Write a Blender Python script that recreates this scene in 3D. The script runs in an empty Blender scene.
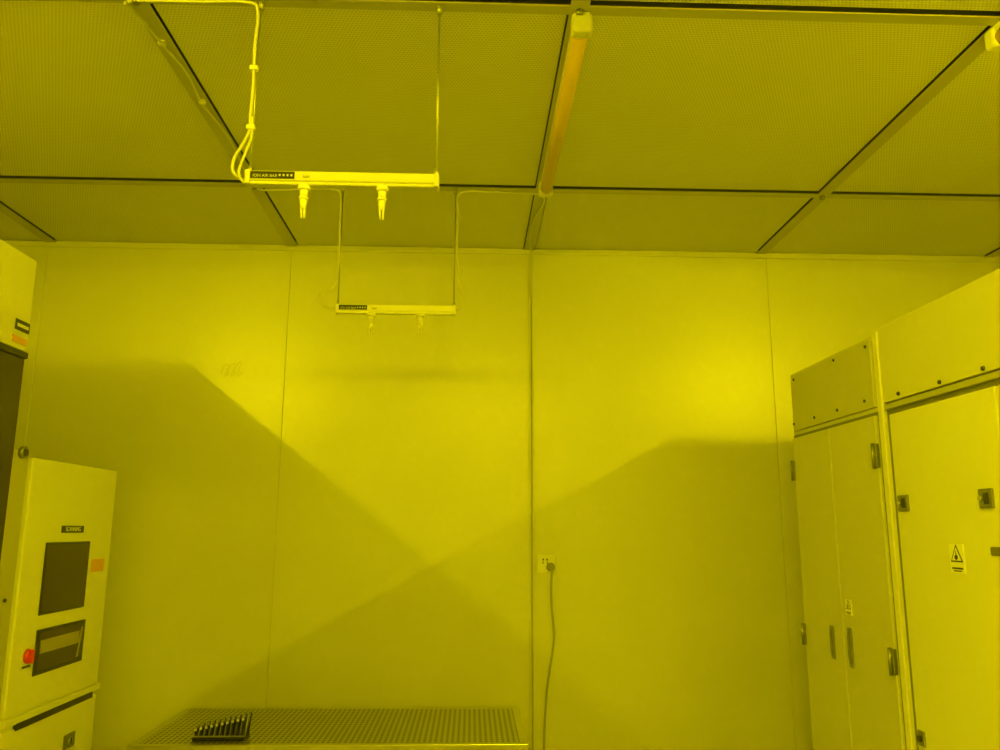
import bpy, bmesh, math
from mathutils import Vector, Matrix
sc = bpy.context.scene

# ------------------------------------------------------------------ helpers
def new_mat(name, col, rough=0.5, metal=0.0, spec=0.5, coat=0.0):
    m = bpy.data.materials.new(name); m.use_nodes = True
    b = m.node_tree.nodes['Principled BSDF']
    b.inputs['Base Color'].default_value = (*col, 1)
    b.inputs['Roughness'].default_value = rough
    b.inputs['Metallic'].default_value = metal
    b.inputs['Specular IOR Level'].default_value = spec
    b.inputs['Coat Weight'].default_value = coat
    # faint procedural tone variation so nothing is a flat fill
    nt = m.node_tree
    tc = nt.nodes.new('ShaderNodeTexCoord'); nz = nt.nodes.new('ShaderNodeTexNoise')
    nz.inputs['Scale'].default_value = 2.3; nz.inputs['Detail'].default_value = 5
    nt.links.new(tc.outputs['Object'], nz.inputs['Vector'])
    mr = nt.nodes.new('ShaderNodeMapRange')
    mr.inputs['To Min'].default_value = 0.94; mr.inputs['To Max'].default_value = 1.06
    nt.links.new(nz.outputs['Fac'], mr.inputs['Value'])
    mx = nt.nodes.new('ShaderNodeVectorMath'); mx.operation = 'SCALE'
    mx.inputs[0].default_value = col
    nt.links.new(mr.outputs[0], mx.inputs['Scale'])
    nt.links.new(mx.outputs[0], b.inputs['Base Color'])
    return m

def holes_mat(name, col, dark, px, py, rx, ry, stagger=True, rough=.5, metal=0., margin=None):
    m = new_mat(name, col, rough, metal)
    nt = m.node_tree; N = nt.nodes; Lk = nt.links
    b = N['Principled BSDF']
    src = b.inputs['Base Color'].links[0].from_socket
    tc = N.new('ShaderNodeTexCoord'); sp = N.new('ShaderNodeSeparateXYZ')
    Lk.new(tc.outputs['Object'], sp.inputs[0])
    def mth(op, a, bb=None):
        n = N.new('ShaderNodeMath'); n.operation = op
        for i, v in enumerate((a, bb)):
            if v is None: continue
            if isinstance(v, (int, float)): n.inputs[i].default_value = v
            else: Lk.new(v, n.inputs[i])
        return n.outputs[0]
    x = mth('DIVIDE', sp.outputs['X'], px); y = mth('DIVIDE', sp.outputs['Y'], py)
    if stagger:
        row = mth('FLOOR', y); odd = mth('MULTIPLY', mth('FLOORED_MODULO', row, 2.0), 0.5)
        x = mth('ADD', x, odd)
    fx = mth('SUBTRACT', mth('FRACT', x), .5); fy = mth('SUBTRACT', mth('FRACT', y), .5)
    fx = mth('DIVIDE', fx, rx); fy = mth('DIVIDE', fy, ry)
    d = mth('ADD', mth('POWER', mth('ABSOLUTE', fx), 2.), mth('POWER', mth('ABSOLUTE', fy), 2.))
    mask = mth('LESS_THAN', d, 1.0)
    mix = N.new('ShaderNodeMix'); mix.data_type = 'RGBA'
    Lk.new(mask, mix.inputs['Factor']); Lk.new(src, mix.inputs['A'])
    mix.inputs['B'].default_value = (*dark, 1)
    Lk.new(mix.outputs['Result'], b.inputs['Base Color'])
    if metal:
        Lk.new(mth('MULTIPLY', mth('SUBTRACT', 1.0, mask), metal), b.inputs['Metallic'])
    return m

class MB:
    def __init__(s, name, origin=(0, 0, 0), fix=None):
        s.name = name; s.bm = bmesh.new(); s.mats = []; s.fix = fix
        s.o = Vector(fix(Vector(origin))) if fix else Vector(origin)
    def mi(s, m):
        if m not in s.mats: s.mats.append(m)
        return s.mats.index(m)
    def box(s, x0, x1, y0, y1, z0, z1, m, bev=0.0, seg=2):
        t = bmesh.new(); bmesh.ops.create_cube(t, size=1)
        for v in t.verts:
            v.co = Vector((x0 if v.co.x < 0 else x1, y0 if v.co.y < 0 else y1, z0 if v.co.z < 0 else z1))
        if bev: bmesh.ops.bevel(t, geom=t.edges[:], offset=bev, segments=seg, affect='EDGES', profile=.5)
        s.merge(t, m)
    def merge(s, t, m, smooth=False):
        i = s.mi(m); mp = {}
        for v in t.verts: mp[v] = s.bm.verts.new((s.fix(v.co) if s.fix else v.co) - s.o)
        for f in t.faces:
            try:
                g = s.bm.faces.new([mp[v] for v in f.verts]); g.material_index = i; g.smooth = smooth or f.smooth
            except ValueError: pass
        t.free()
    def cyl(s, p0, p1, r0, r1, m, n=20):
        t = bmesh.new(); p0 = Vector(p0); p1 = Vector(p1); d = p1 - p0
        bmesh.ops.create_cone(t, cap_ends=True, segments=n, radius1=r0, radius2=r1, depth=d.length)
        q = d.to_track_quat('Z', 'Y').to_matrix().to_4x4()
        bmesh.ops.transform(t, matrix=Matrix.Translation((p0 + p1) / 2) @ q, verts=t.verts)
        for f in t.faces: f.smooth = len(f.verts) == 4
        s.merge(t, m)
    def poly(s, pts, th, m):   # prism from planar polygon + thickness vector
        t = bmesh.new(); th = Vector(th)
        a = [t.verts.new(Vector(p)) for p in pts]; b = [t.verts.new(Vector(p) + th) for p in pts]
        t.faces.new(a); t.faces.new(b[::-1])
        for i in range(len(a)):
            j = (i + 1) % len(a); t.faces.new([a[i], b[i], b[j], a[j]])
        bmesh.ops.recalc_face_normals(t, faces=t.faces)
        s.merge(t, m)
    def tube(s, pts, r, m, n=8, sub=8, tight=False):
        P = [Vector(p) for p in pts]; S = []
        if tight: S = P
        else:
            Q = [P[0]] + P + [P[-1]]
            for i in range(1, len(Q) - 2):
                for k in range(sub):
                    u = k / sub; a, b, c, d = Q[i - 1:i + 3]
                    S.append(.5 * ((2 * b) + (c - a) * u + (2 * a - 5 * b + 4 * c - d) * u * u + (3 * b - a - 3 * c + d) * u ** 3))
            S.append(P[-1])
        i0 = s.mi(m); rings = []; up = None
        for i, p in enumerate(S):
            tg = (S[min(i + 1, len(S) - 1)] - S[max(i - 1, 0)]).normalized()
            if up is None: up = tg.orthogonal().normalized()
            up = (up - tg * up.dot(tg))
            up = up.normalized() if up.length > 1e-6 else tg.orthogonal().normalized()
            sd = tg.cross(up)
            rings.append([s.bm.verts.new(p - s.o + r * (math.cos(2 * math.pi * k / n) * up + math.sin(2 * math.pi * k / n) * sd)) for k in range(n)])
        for a, b in zip(rings, rings[1:]):
            for k in range(n):
                f = s.bm.faces.new([a[k], a[(k + 1) % n], b[(k + 1) % n], b[k]]); f.smooth = True; f.material_index = i0
        for rg in (rings[0][::-1], rings[-1]):
            f = s.bm.faces.new(rg); f.material_index = i0
    def done(s, parent=None):
        me = bpy.data.meshes.new(s.name); s.bm.normal_update(); s.bm.to_mesh(me); s.bm.free()
        for m in s.mats: me.materials.append(m)
        o = bpy.data.objects.new(s.name, me); sc.collection.objects.link(o); o.location = s.o
        if parent:
            o.parent = parent; o.location = s.o - parent.location
        return o

def text(parent, body, loc, rot, size, m, name='label_text'):
    c = bpy.data.curves.new(name, 'FONT'); c.body = body; c.size = size; c.align_x = 'CENTER'; c.align_y = 'CENTER'
    c.extrude = .0003; c.materials.append(m)
    o = bpy.data.objects.new(name, c); sc.collection.objects.link(o)
    o.parent = parent; o.location = Vector(loc) - parent.location; o.rotation_euler = rot
    return o
LEFT_FACE = (math.pi/2, 0, math.pi/2)     # text on a plane facing +X
FRONT = (math.pi/2, 0, 0)

# ------------------------------------------------------------------ materials
M_wall = new_mat('wall_panel_paint', (.76, .76, .74), .36, .19, .6)
M_wall2 = new_mat('wall_plain_paint', (.74, .74, .72), .5)
M_seam = new_mat('seam_shadow_gap', (.48, .48, .43), .8)
M_floor = new_mat('floor_vinyl', (.62, .62, .60), .35)
M_ceil = holes_mat('ceiling_perforated_panel', (.76, .76, .72), (.52, .52, .48), .0105, .0105, .26, .26, True, .45)
M_frame = new_mat('ceiling_grid_aluminium', (.50, .50, .46), .38, .3)
M_gap = new_mat('ceiling_gap_dark', (.07, .07, .06), .8)
M_white = new_mat('equipment_white_paint', (.78, .78, .75), .38, 0, .5)
M_cab = new_mat('cabinet_paint', (.70, .70, .66), .36, .1, .5)
M_cabf = new_mat('storage_cabinet_paint', (.62, .62, .58), .36, .1, .5)
M_cabtop = new_mat('cabinet_top_panel_paint', (.54, .54, .50), .4, .1)
M_recess = new_mat('cabinet_recess_dark', (.20, .20, .17), .6)
M_grey = new_mat('frame_grey_paint', (.45, .45, .41), .5)
M_black = new_mat('black_plastic', (.025, .022, .02), .35)
M_dark = new_mat('dark_smoked_acrylic', (.035, .022, .018), .18)
M_tint = new_mat('tinted_window', (.05, .03, .015), .10)
M_int = new_mat('window_interior_light', (.36, .33, .26), .4)
M_steel = new_mat('hinge_steel', (.30, .30, .28), .4, .8)
M_bench = new_mat('bench_stainless', (.56, .56, .53), .3, .85)
M_benchp = holes_mat('bench_perforated_stainless', (.50, .50, .47), (.06, .06, .05), .0215, .032, .29, .38, False, .33, .8)
M_plastic = new_mat('white_plastic', (.76, .76, .74), .35)
M_ion = new_mat('ionizer_white_body', (.68, .68, .66), .35)
M_ionlit = new_mat('ionizer_white_lit', (.88, .88, .86), .3)  # lit copy of the ionizer white: brightness put into nozzles and far bar
M_cable = new_mat('white_cable', (.64, .64, .61), .45)
M_gcable = new_mat('grey_cable', (.40, .40, .37), .5)
M_rod = new_mat('rod_steel', (.45, .45, .43), .35, .7)
M_orange = new_mat('amber_tube_sleeve', (.74, .52, .12), .3)
M_sticker = new_mat('orange_sticker', (.80, .42, .10), .5)
M_red = new_mat('red_switch', (.75, .06, .03), .4)
M_sign = new_mat('sign_white', (.90, .90, .86), .5)
M_lit = bpy.data.materials.new('lit_yellow_tube'); M_lit.use_nodes = True
nt = M_lit.node_tree; nt.nodes.clear()
e = nt.nodes.new('ShaderNodeEmission'); e.inputs[0].default_value = (1, .81, .0015, 1); e.inputs[1].default_value = 880
ou = nt.nodes.new('ShaderNodeOutputMaterial'); nt.links.new(e.outputs[0], ou.inputs[0])

# ------------------------------------------------------------------ room
CH = 3.0085; YB = 3.908; X0, X1, Y0 = -3.35, 3.95, -3.2
C0 = .2811
w = MB('wall_back', (0, YB, 0))
w.box(X0, X1, YB + .006, YB + .08, 0, CH + .1, M_seam)
xs = [X0, -2.135, -.925, .290, 1.507, 2.72, X1]
for a, b in zip(xs, xs[1:]):
    w.box(a + .0011, b - .0011, YB, YB + .03, 0, CH + .02, M_wall, .001, 1)
w.done()
for nm, bx in (('wall_left', (X0 - .08, X0, Y0, YB)), ('wall_right', (X1, X1 + .08, Y0, YB)), ('wall_front', (X0 - .08, X1 + .08, Y0 - .08, Y0))):
    w = MB(nm); w.box(bx[0], bx[1], bx[2], bx[3], 0, CH + .1, M_wall2); w.done()
w = MB('floor'); w.box(X0 - .08, X1 + .08, Y0 - .08, YB + .08, -.1, 0, M_floor); w.done()

c = MB('ceiling')
c.box(X0 - .08, X1 + .08, Y0 - .08, YB + .08, CH + .03, CH + .12, M_gap)
cols = [C0 + 1.2 * k for k in range(-4, 5)]
rows = [YB + .02, 3.168, 1.968, .768, -.432, -1.632, -2.832, -4.0]
g = .0312
for i in range(len(cols) - 1):
    for j in range(len(rows) - 1):
        x0 = max(cols[i] + g, X0); x1 = min(cols[i + 1] - g, X1)
        y1 = rows[j] - (.034 if j else 0); y0 = max(rows[j + 1] + .022, Y0)
        if x1 - x0 < .05 or y1 - y0 < .05: continue
        c.box(x0, x1, y0, y1, CH + .001, CH + .035, M_ceil)
for x in cols:
    if X0 < x < X1:
        c.box(x - .0265, x + .0265, Y0, YB, CH - .008, CH - .003, M_frame, .002, 1)
        c.box(x - .012, x + .012, Y0, YB, CH - .004, CH + .03, M_gap)
for y in rows[1:-1]:
    c.box(X0, X1, y - .020, y + .021, CH - .0075, CH - .003, M_frame, .002, 1)
    c.box(X0, X1, y - .010, y + .012, CH - .004, CH + .03, M_gap)
for x in cols:
    for y in rows[1:-1]:
        if X0 < x < X1 and y > Y0: c.cyl((x, y, CH - .008), (x, y, CH - .022), .012, .010, M_steel, 6)
c.done()
t = MB('trim_1'); t.box(X0, X1, YB - .012, YB, CH - .030, CH, M_wall2, .004, 2); t.done()
t = MB('baseboard_back'); t.box(X0, X1, YB - .012, YB, 0, .1, M_wall2, .003, 1); t.done()

# conduit on back wall
t = MB('cable_trunking', (.292, YB, 0))
t.box(.277, .286, YB - .012, YB, 0.0, CH - .01, M_plastic, .003, 2)
t.box(.294, .303, YB - .012, YB, 0.0, CH - .01, M_plastic, .003, 2)
t.box(.280, .300, YB - .003, YB, 0.0, CH - .03, M_grey)
t.done()

# ------------------------------------------------------------------ lamps
def lamp(x, yc, lit, L=1.16, pins=False):
    t = MB('fluorescent_tube_light', (x, yc, CH - .04))
    z = CH - .008
    t.box(x - .022, x + .022, yc - L/2, yc + L/2, z - .020, z, M_plastic, .004, 2)
    for s in (-1, 1):
        t.box(x - .029, x + .029, yc + s*(L/2 - .02) - .022, yc + s*(L/2 - .02) + .022, z - .060, z, M_plastic, .012, 4)
        if pins:
            for k in (-1, 1): t.cyl((x + k*.01, yc + s*(L/2 + .001), z - .04), (x + k*.01, yc + s*(L/2 + .004), z - .04), .004, .004, M_black, 10)
    r = .008 if lit else .023
    t.cyl((x, yc - L/2 + .03, z - .036), (x, yc + L/2 - .03, z - .036), r, r, M_lit if lit else M_orange, 24 if not lit else 12)
    return t.done()
lamp(.290, 2.535, False, 1.13)
lamp(1.478, 1.425, False, 1.20, True)
for x in (-2.12, .281, 2.62):
    lamp(x, .17, True)

# ------------------------------------------------------------------ ionizer bars
def ionizer(xa, xb, y, zb, ex, label, q=1.0, MI=None):
    zt = zb + .036
    t = MB('ionizer_bar', ((xa + xb)/2, y, zb))
    t.box(xa, xb, y - .018, y + .018, zb + .008, zt, MI, .005, 3)
    t.box(xa + .004, xb - .004, y - .013, y + .013, zb, zb + .012, MI, .003, 2)
    for x0, x1 in ((xa - .003, xa + .010), (xb - .010, xb + .003)):
        t.box(x0, x1, y - .020, y + .020, zb - .001, zt + .002, MI, .004, 2)
    t.box(xa + .012, xa + .125, y - .0195, y - .017, zb + .013, zt - .004, M_black)
    for k in range(4): t.box(xa + .085 + .010*k, xa + .090 + .010*k, y - .0202, y - .019, zb + .019, zb + .025, M_ion)
    for x in (xa + .005, xb - .005):
        t.cyl((x, y, zt), (x, y, CH - .005), .0032, .0032, M_rod, 10)
        t.cyl((x, y, zt), (x, y, zt + .02), .006, .005, M_rod, 12)
        t.cyl((x, y, CH - .03), (x, y, CH - .006), .007, .010, M_rod, 12)
    for x in ex:
        t.cyl((x, y, zb + .002), (x, y, zb - .010), .017*q, .015*q, M_ionlit, 24)
        t.cyl((x, y, zb - .010), (x, y, zb - .030), .0105*q, .0105*q, M_ionlit, 24)
        t.cyl((x, y, zb - .030), (x, y, zb - .036), .0125*q, .0125*q, M_ionlit, 24)
        t.cyl((x, y, zb - .036), (x, y, zb - .062), .010*q, .007*q, M_ionlit, 24)
        for k in range(4):
            a = math.pi/4 + k*math.pi/2
            t.cyl((x + .006*math.cos(a), y + .006*math.sin(a), zb - .060), (x + .005*math.cos(a), y + .005*math.sin(a), zb - .086), .0022*q, .0016*q, M_ionlit, 8)
        t.cyl((x, y, zb - .060), (x, y, zb - .078), .0012, .0006, M_rod, 8)
    o = t.done()
    text(o, label, (xa + .05, y - .0197, (zb + zt)/2 + .002), FRONT, .011, M_ion)
    text(o, "ion", (xa + .155, y - .0185, (zb + zt)/2 + .002), FRONT, .014, M_black)
    return o
b1 = ionizer(-.590, -.097, 1.968, 2.470, (-.443, -.241), "ION AIR BAR", 1.0, M_ion)
b2 = ionizer(-.556, -.076, 3.168, 2.455, (-.415, -.217), "ION AIR BAR", 1.15, M_ionlit)

def cable(parent, name, origin, pts, r, m, clips=()):
    t = MB(name, origin)
    t.tube(pts, r, m)
    for p in clips: t.box(p[0]-.011, p[0]+.011, p[1]-.008, p[1]+.008, p[2]-.008, p[2]+.005, M_plastic, .003, 2)
    return t.done(parent)
zc = CH - .012
cable(b1, 'supply_cable', (-.6, 1.96, 3.0), [(-.945, 1.975, zc), (-.90, 1.962, zc - .004), (-.75, 1.958, zc - .006), (-.62, 1.958, zc - .004), (-.590, 1.960, zc - .03), (-.592, 1.960, 2.86), (-.589, 1.960, 2.75), (-.591, 1.960, 2.66),
      (-.590, 1.960, 2.62), (-.606, 1.958, 2.578), (-.624, 1.957, 2.54), (-.625, 1.957, 2.505), (-.606, 1.962, 2.485), (-.590, 1.968, 2.485)], .0042, M_cable, [(-.590, 1.96, 2.80), (-.588, 1.96, 2.63)])
cable(b1, 'loop_cable', (-.6, 1.96, 2.6), [(-.588, 1.962, 2.66), (-.583, 1.955, 2.60), (-.595, 1.950, 2.55), (-.608, 1.952, 2.50), (-.596, 1.96, 2.475), (-.575, 1.966, 2.472)], .0035, M_cable)
cable(b2, 'supply_cable', (-.9, 2.5, 3.0), [(-.955, 1.98, zc), (-.935, 2.05, zc - .004), (-.922, 2.16, zc - .004), (-.905, 2.32, zc), (-.915, 2.5, zc - .004), (-.900, 2.70, zc), (-.905, 2.90, zc - .003), (-.93, 3.12, zc), (-.90, 3.185, zc - .005),
      (-.80, 3.170, zc - .012), (-.70, 3.172, zc - .004), (-.60, 3.165, zc - .008), (-.560, 3.160, zc - .03), (-.556, 3.158, 2.85), (-.556, 3.158, 2.62), (-.575, 3.158, 2.56), (-.615, 3.160, 2.535), (-.625, 3.162, 2.505), (-.60, 3.165, 2.480), (-.556, 3.168, 2.478)], .0038, M_cable,
      [(-.922, 2.16, zc), (-.912, 2.49, zc)])
cable(b2, 'earth_cable', (0, 3.2, 3.0), [(-.076, 3.168, 2.474), (-.055, 3.165, 2.485), (-.045, 3.162, 2.53), (-.060, 3.158, 2.60), (-.072, 3.157, 2.72), (-.070, 3.157, 2.9), (-.070, 3.160, zc - .03), (-.04, 3.165, zc - .006), (.05, 3.160, zc - .006), (.18, 3.165, zc - .01), (.265, 3.175, zc - .008),
      (.300, 3.25, zc - .005), (.275, 3.42, zc - .004), (.265, 3.60, zc - .004), (.275, 3.78, zc - .004), (.288, 3.875, zc - .02), (.289, 3.888, zc - .08), (.289, 3.890, 2.75)], .0042, M_cable)

# ------------------------------------------------------------------ wall socket
t = MB('wall_socket', (.36, YB, 1.44))
t.box(.317, .403, YB - .012, YB, 1.397, 1.483, M_sign, .005, 3)
for x in (.343, .361): t.box(x - .0035, x + .0035, YB - .0128, YB - .0118, 1.455, 1.464, M_black)
for dx in (-.010, .010): t.box(.352 + dx - .002, .352 + dx + .002, YB - .0128, YB - .0118, 1.440, 1.450, M_black)
t.cyl((.378, YB - .012, 1.425), (.378, YB - .030, 1.425), .021, .019, M_gcable, 24)
t.cyl((.378, YB - .030, 1.425), (.378, YB - .045, 1.420), .016, .010, M_gcable, 24)
t.tube([(.378, YB - .040, 1.422), (.379, YB - .050, 1.40), (.378, YB - .040, 1.34), (.380, YB - .016, 1.27), (.388, YB - .012, 1.17), (.391, YB - .010, 1.09), (.370, YB - .010, .96), (.354, YB - .010, .83), (.343, YB - .010, .62), (.348, YB - .02, .3), (.37, YB - .04, .02)], .0052, M_gcable)
t.done()

# faint pencil scuffs left on the wall
t = MB('wall_scuff_marks', (-1.19, YB, 2.36))
M_scuff = new_mat('scuff_graphite', (.50, .50, .46), .5)
for k in range(3):
    a = -1.235 + .03*k
    t.tube([(a, YB, 2.34), (a + .012, YB, 2.38), (a + .035, YB, 2.385 + .01*k), (a + .02, YB, 2.33), (a + .045, YB, 2.35)], .0012, M_scuff, 5, 5)
t.done()

# ------------------------------------------------------------------ right: storage cabinet (far) and equipment enclosure (near)
# dimensions below were first taken for a face at x = 1.55; RF brings them to the true run at x = 1.29
XR = 1.55
SF = 1.29/1.55
def RF(v):
    z = 1.6 + (v.z - 1.6)*SF
    if v.z < .6: z = v.z/.6*(1.6 - SF)
    return Vector((v.x - .26, v.y*SF, z))
t = MB('storage_cabinet', (1.8, 3.39, 0), RF)
t.box(XR, 2.15, 2.972, 3.802, 0, 2.347, M_cabf, .003, 1)
t.box(XR - .010, XR + .01, 2.990, 3.772, 2.066, 2.330, M_cabtop, .003, 2)
for y, z in ((3.76, 2.10), (3.30, 2.10), (3.06, 2.10), (3.02, 2.31), (3.30, 2.315), (3.73, 2.31), (3.53, 2.10)):
    t.cyl((XR - .010, y, z), (XR - .014, y, z), .007, .005, M_black, 12)
t.box(XR - .002, XR + .01, 2.980, 3.795, .06, 2.048, M_recess)
t.box(XR - .012, XR + .01, 3.393, 3.785, .08, 2.034, M_cabf, .004, 2)
t.box(XR - .012, XR + .01, 2.990, 3.386, .08, 2.034, M_cabf, .004, 2)
for y in (3.005, 3.788):
    for z in (1.88, 1.135, .35):
        t.box(XR - .018, XR - .004, y - .016, y + .016, z - .046, z + .046, M_steel, .003, 2)
        t.cyl((XR - .020, y, z - .048), (XR - .020, y, z + .048), .006, .006, M_steel, 12)
        for k in (-.028, 0, .028): t.cyl((XR - .018, y + .010, z + k), (XR - .021, y + .010, z + k), .004, .003, M_black, 8)
for y, za, zb in ((3.493, 1.07, 1.205), (3.328, 1.06, 1.215)):
    t.box(XR - .018, XR - .008, y - .016, y + .016, za, zb, M_steel, .004, 2)
    t.box(XR - .0195, XR - .017, y - .009, y + .009, za + .015, zb - .015, M_recess)
    t.box(XR - .024, XR - .017, y - .004, y + .004, za + .03, zb - .03, M_steel, .002, 1)
cab = t.done()

def sign(parent, name, y, z, h):
    t = MB(name, (XR - .015, y, z), RF); wdt = h*.42
    x = XR - .0125 - .0012
    t.box(x, x + .0025, y - wdt, y + wdt, z - h/2, z + h/2, M_sign)
    zc2 = z + h*.10; s = h*.36
    def tri(k, xx, m): t.poly([(xx, y - s*k, zc2 - s*.6*k), (xx, y + s*k, zc2 - s*.6*k), (xx, y, zc2 + s*1.1*k)], (.0006, 0, 0), m)
    tri(1.0, x - .0006, M_black); tri(.76, x - .0012, M_sign)
    t.cyl((x - .0012, y, zc2 - .05*h), (x - .0019, y, zc2 - .05*h), h*.09, h*.09, M_black, 12)
    t.box(x - .0019, x - .001, y - h*.015, y + h*.015, zc2 - .15*h, zc2 + .17*h, M_black)
    t.box(x - .0008, x, y - wdt*.75, y + wdt*.75, z - h*.36, z - h*.30, M_black)
    t.box(x - .0008, x, y - wdt*.55, y + wdt*.55, z - h*.44, z - h*.40, M_black)
    return t.done(parent)
sign(cab, 'warning_sign', 3.325, 1.295, .062)

t = MB('equipment_enclosure', (2.2, 1.7, 0), RF)
YN = .35
t.box(XR + .012, 3.1, YN, 2.945, 0, 2.352, M_cab, .003, 1)
t.box(XR - .008, XR + .03, 2.935, 2.971, 0, 2.352, M_white, .003, 1)         # bright post
t.box(XR - .004, XR + .02, YN, 2.930, 2.072, 2.362, M_cab, .003, 2)           # long top panel
for y, z in ((2.82, 2.09), (2.56, 2.085), (2.33, 2.085), (1.9, 2.085), (1.4, 2.085), (.9, 2.085)):
    t.cyl((XR - .004, y, z), (XR - .009, y, z), .008, .006, M_black, 12)
t.box(XR + .006, XR + .02, YN, 2.935, 0, 2.072, M_recess)  # recess shading around the doors, painted as a dark backing
t.box(XR - .004, XR + .015, YN, 2.930, 2.045, 2.066, M_grey, .002, 1)
for ya, yb in ((2.278, 2.884), (1.66, 2.262), (1.04, 1.645), (.42, 1.025)):
    t.box(XR - .012, XR + .015, ya, yb, .08, 2.022, M_white, .004, 2)
    for y in (yb - .055, ya + .085):
        t.box(XR - .020, XR - .010, y - .032, y + .032, 1.668, 1.726, M_steel, .004, 2)
        t.box(XR - .022, XR - .018, y - .020, y + .004, 1.680, 1.714, M_black, .002, 1)
        t.cyl((XR - .020, y + .016, 1.697), (XR - .026, y + .016, 1.697), .008, .008, M_bench, 12)
    t.box(XR - .018, XR - .010, ya + .02, ya + .09, 1.530, 1.556, M_steel, .003, 1)
    t.box(XR - .018, XR - .010, yb - .055, yb - .015, .885, .935, M_steel, .003, 1)
    t.cyl((XR - .018, yb - .035, .91), (XR - .024, yb - .035, .91), .010, .010, M_black, 12)
enc = t.done()
sign(enc, 'warning_sign', 2.545, 1.515, .090)

# ------------------------------------------------------------------ left: process machine and side module
XL = -1.60
t = MB('process_machine', (-2.3, 1.4, 0))
t.box(-3.2, XL - .03, -.6, 2.862, 0, 2.555, M_white, .004, 1)
t.box(XL - .03, XL, -.6, 2.868, 2.215, 2.557, M_white, .005, 2)
t.box(XL - .03, XL + .006, -.6, 2.872, 2.190, 2.213, M_black, .003, 1)
t.box(XL - .03, XL - .004, -.6, 2.868, .55, 2.190, M_dark, .002, 1)
t.box(XL - .03, XL, -.6, 2.868, 0, .55, M_white, .003, 1)
t.box(XL, XL + .003, 2.775, 2.865, 2.280, 2.318, M_black, .001, 1)
t.box(XL, XL + .004, 2.785, 2.855, 2.292, 2.304, M_sign)
t.box(XL, XL + .003, 2.765, 2.855, 2.235, 2.258, M_sticker)
# narrow grey frame strip with ring latch
t.box(-3.1, XL - .012, 2.872, 2.984, 0, 1.870, M_grey, .003, 1)
t.cyl((XL - .012, 2.93, 1.862), (XL + .004, 2.93, 1.862), .022, .022, M_steel, 20)
t.cyl((XL + .004, 2.93, 1.862), (XL + .006, 2.93, 1.862), .014, .014, M_black, 20)
for z in (1.35, 1.15): t.cyl((XL - .012, 2.93, z), (XL - .006, 2.93, z), .007, .007, M_black, 10)
t.done()

t = MB('control_module', (-2.2, 3.34, 0))
t.box(-3.0, XL - .008, 2.992, 3.690, 0, 1.848, M_white, .006, 2)
t.box(XL - .02, XL, 2.992, 3.700, .945, 1.850, M_white, .006, 3)     # front skin
t.box(XL - .02, XL + .004, 2.995, 3.720, .915, .940, M_white, .003, 2)
t.box(XL - .02, XL + .006, 3.070, 3.650, .893, .918, M_black, .002, 1)   # slot
t.box(XL - .02, XL, 2.992, 3.700, .02, .900, M_white, .005, 2)
X = XL
t.box(X - .001, X + .003, 3.250, 3.430, 1.578, 1.606, M_black, .001, 1)
t.box(X - .001, X + .004, 3.142, 3.498, 1.277, 1.543, M_black, .003, 1)
t.box(X + .001, X + .0055, 3.152, 3.488, 1.287, 1.533, M_tint)
t.box(X - .001, X + .004, 3.145, 3.525, 1.062, 1.226, M_black, .003, 1)
t.box(X + .001, X + .005, 3.165, 3.505, 1.078, 1.148, M_tint)
t.box(X + .001, X + .0055, 3.175, 3.475, 1.138, 1.186, M_int)
t.box(X + .001, X + .0052, 3.165, 3.505, 1.186, 1.214, M_tint)
t.poly([(X + .006, 3.46, 1.085), (X + .006, 3.475, 1.085), (X + .006, 3.50, 1.20), (X + .006, 3.485, 1.20)], (.001, 0, 0), M_int)
t.box(X, X + .001, 3.53, 3.65, 1.415, 1.468, M_sticker)
t.box(X, X + .003, 3.055, 3.130, 1.098, 1.180, M_plastic, .002, 1)
t.cyl((X + .003, 3.092, 1.142), (X + .018, 3.092, 1.142), .026, .024, M_red, 20)
t.box(X + .016, X + .028, 3.086, 3.098, 1.118, 1.166, M_red, .003, 2)
t.box(X + .003, X + .0045, 3.065, 3.12, 1.102, 1.110, M_black)
t.box(X, X + .004, 3.440, 3.530, .735, .790, M_steel, .004, 2)
t.cyl((X + .004, 3.485, .762), (X + .010, 3.485, .762), .016, .016, M_bench, 16)
t.box(X + .009, X + .011, 3.480, 3.490, .750, .774, M_black)
o = t.done()
text(o, "SCANNING", (X + .0035, 3.34, 1.592), LEFT_FACE, .024, M_sign)

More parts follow.
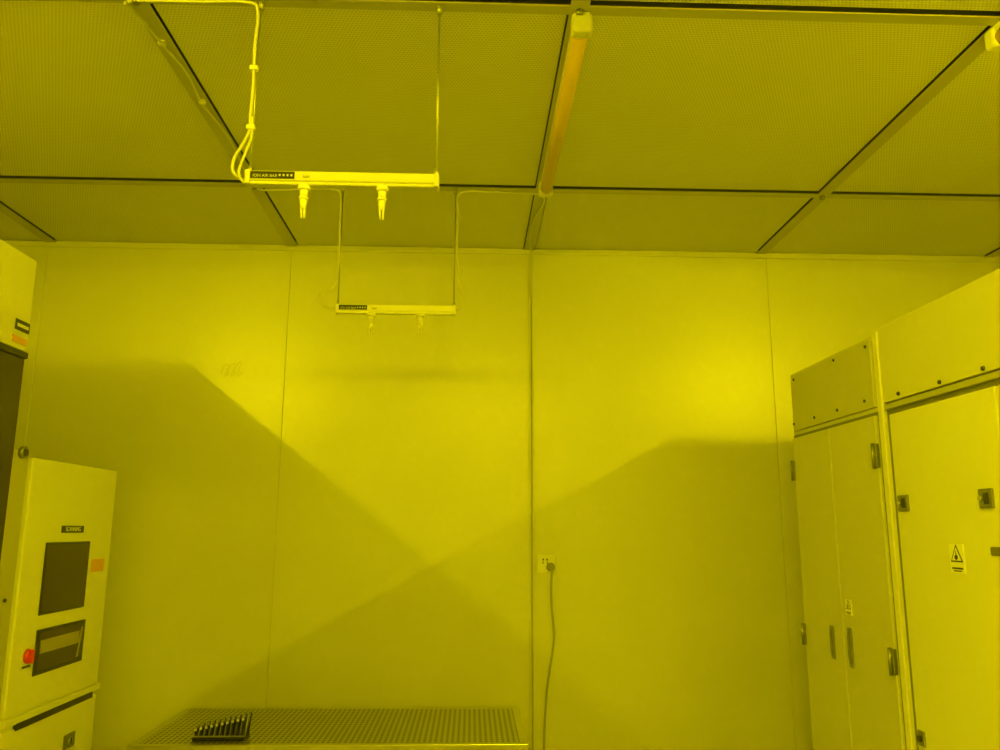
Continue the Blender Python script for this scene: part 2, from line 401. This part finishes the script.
# ------------------------------------------------------------------ perforated bench
t = MB('perforated_steel_bench', (-.525, 3.56, 0))
bx0, bx1, by0, by1, bz = -1.276, .227, 3.246, 3.885, .80
t.box(bx0 + .025, bx1 - .025, by0 + .025, by1 - .015, bz - .004, bz - .0008, M_benchp)
for a in ((bx0, bx1, by0, by0 + .032), (bx0, bx1, by1 - .022, by1), (bx0, bx0 + .032, by0 + .032, by1 - .022), (bx1 - .032, bx1, by0 + .032, by1 - .022)):
    t.box(a[0], a[1], a[2], a[3], bz - .045, bz, M_bench, .002, 2)
for x in (bx0 + .02, -.55, bx1 - .06):
    for y in (by0 + .01, by1 - .05):
        t.box(x, x + .04, y, y + .04, .03, bz - .045, M_bench, .003, 1)
        t.cyl((x + .02, y + .02, 0), (x + .02, y + .02, .03), .022, .016, M_black, 16)
t.box(bx0 + .03, bx1 - .03, by0 + .02, by1 - .02, .20, .225, M_bench, .002, 1)
t.done()

# comb-like black rack on the bench
t = MB('tweezer_rack', (-.97, 3.35, bz))
t.box(-1.060, -.862, 3.310, 3.400, bz, bz + .010, M_black, .003, 2)
for k in range(10):
    x = -1.052 + .0198*k; h = .042 + .0042*k
    t.box(x, x + .007, 3.318, 3.392, bz + .008, bz + h, M_black, .002, 1)
    t.cyl((x + .012, 3.325, bz + .010), (x + .017, 3.345, bz + h + .010), .0035, .003, M_bench, 8)
    t.cyl((x + .012, 3.370, bz + .010), (x + .018, 3.385, bz + h + .008), .0035, .003, M_black, 8)
    t.box(x - .001, x + .008, 3.316, 3.322, bz + h - .008, bz + h + .001, M_plastic, .001, 1)
t.box(-1.060, -.864, 3.314, 3.319, bz + .012, bz + .018, M_bench, .002, 1)
t.done()

# ------------------------------------------------------------------ world + camera
wd = bpy.data.worlds.new('World'); sc.world = wd; wd.use_nodes = True
wd.node_tree.nodes['Background'].inputs[0].default_value = (0, 0, 0, 1)
F, p, yw, r = 802.26, .1899, .0343, .0046
fw = Vector((math.sin(yw)*math.cos(p), math.cos(yw)*math.cos(p), math.sin(p)))
ri = Vector((math.cos(yw), -math.sin(yw), 0)); up = ri.cross(fw)
Rv = ri*math.cos(r) + up*math.sin(r); Uv = -ri*math.sin(r) + up*math.cos(r)
cd = bpy.data.cameras.new('camera'); cd.sensor_width = 36; cd.lens = F/1000*36; cd.clip_start = .02
co = bpy.data.objects.new('camera', cd); sc.collection.objects.link(co)
mw = Matrix((Rv, Uv, -fw)).transposed().to_4x4(); mw.translation = (0, 0, 1.6); co.matrix_world = mw
sc.camera = co
sc.view_settings.view_transform = 'Standard'
sc.view_settings.exposure = 0.0
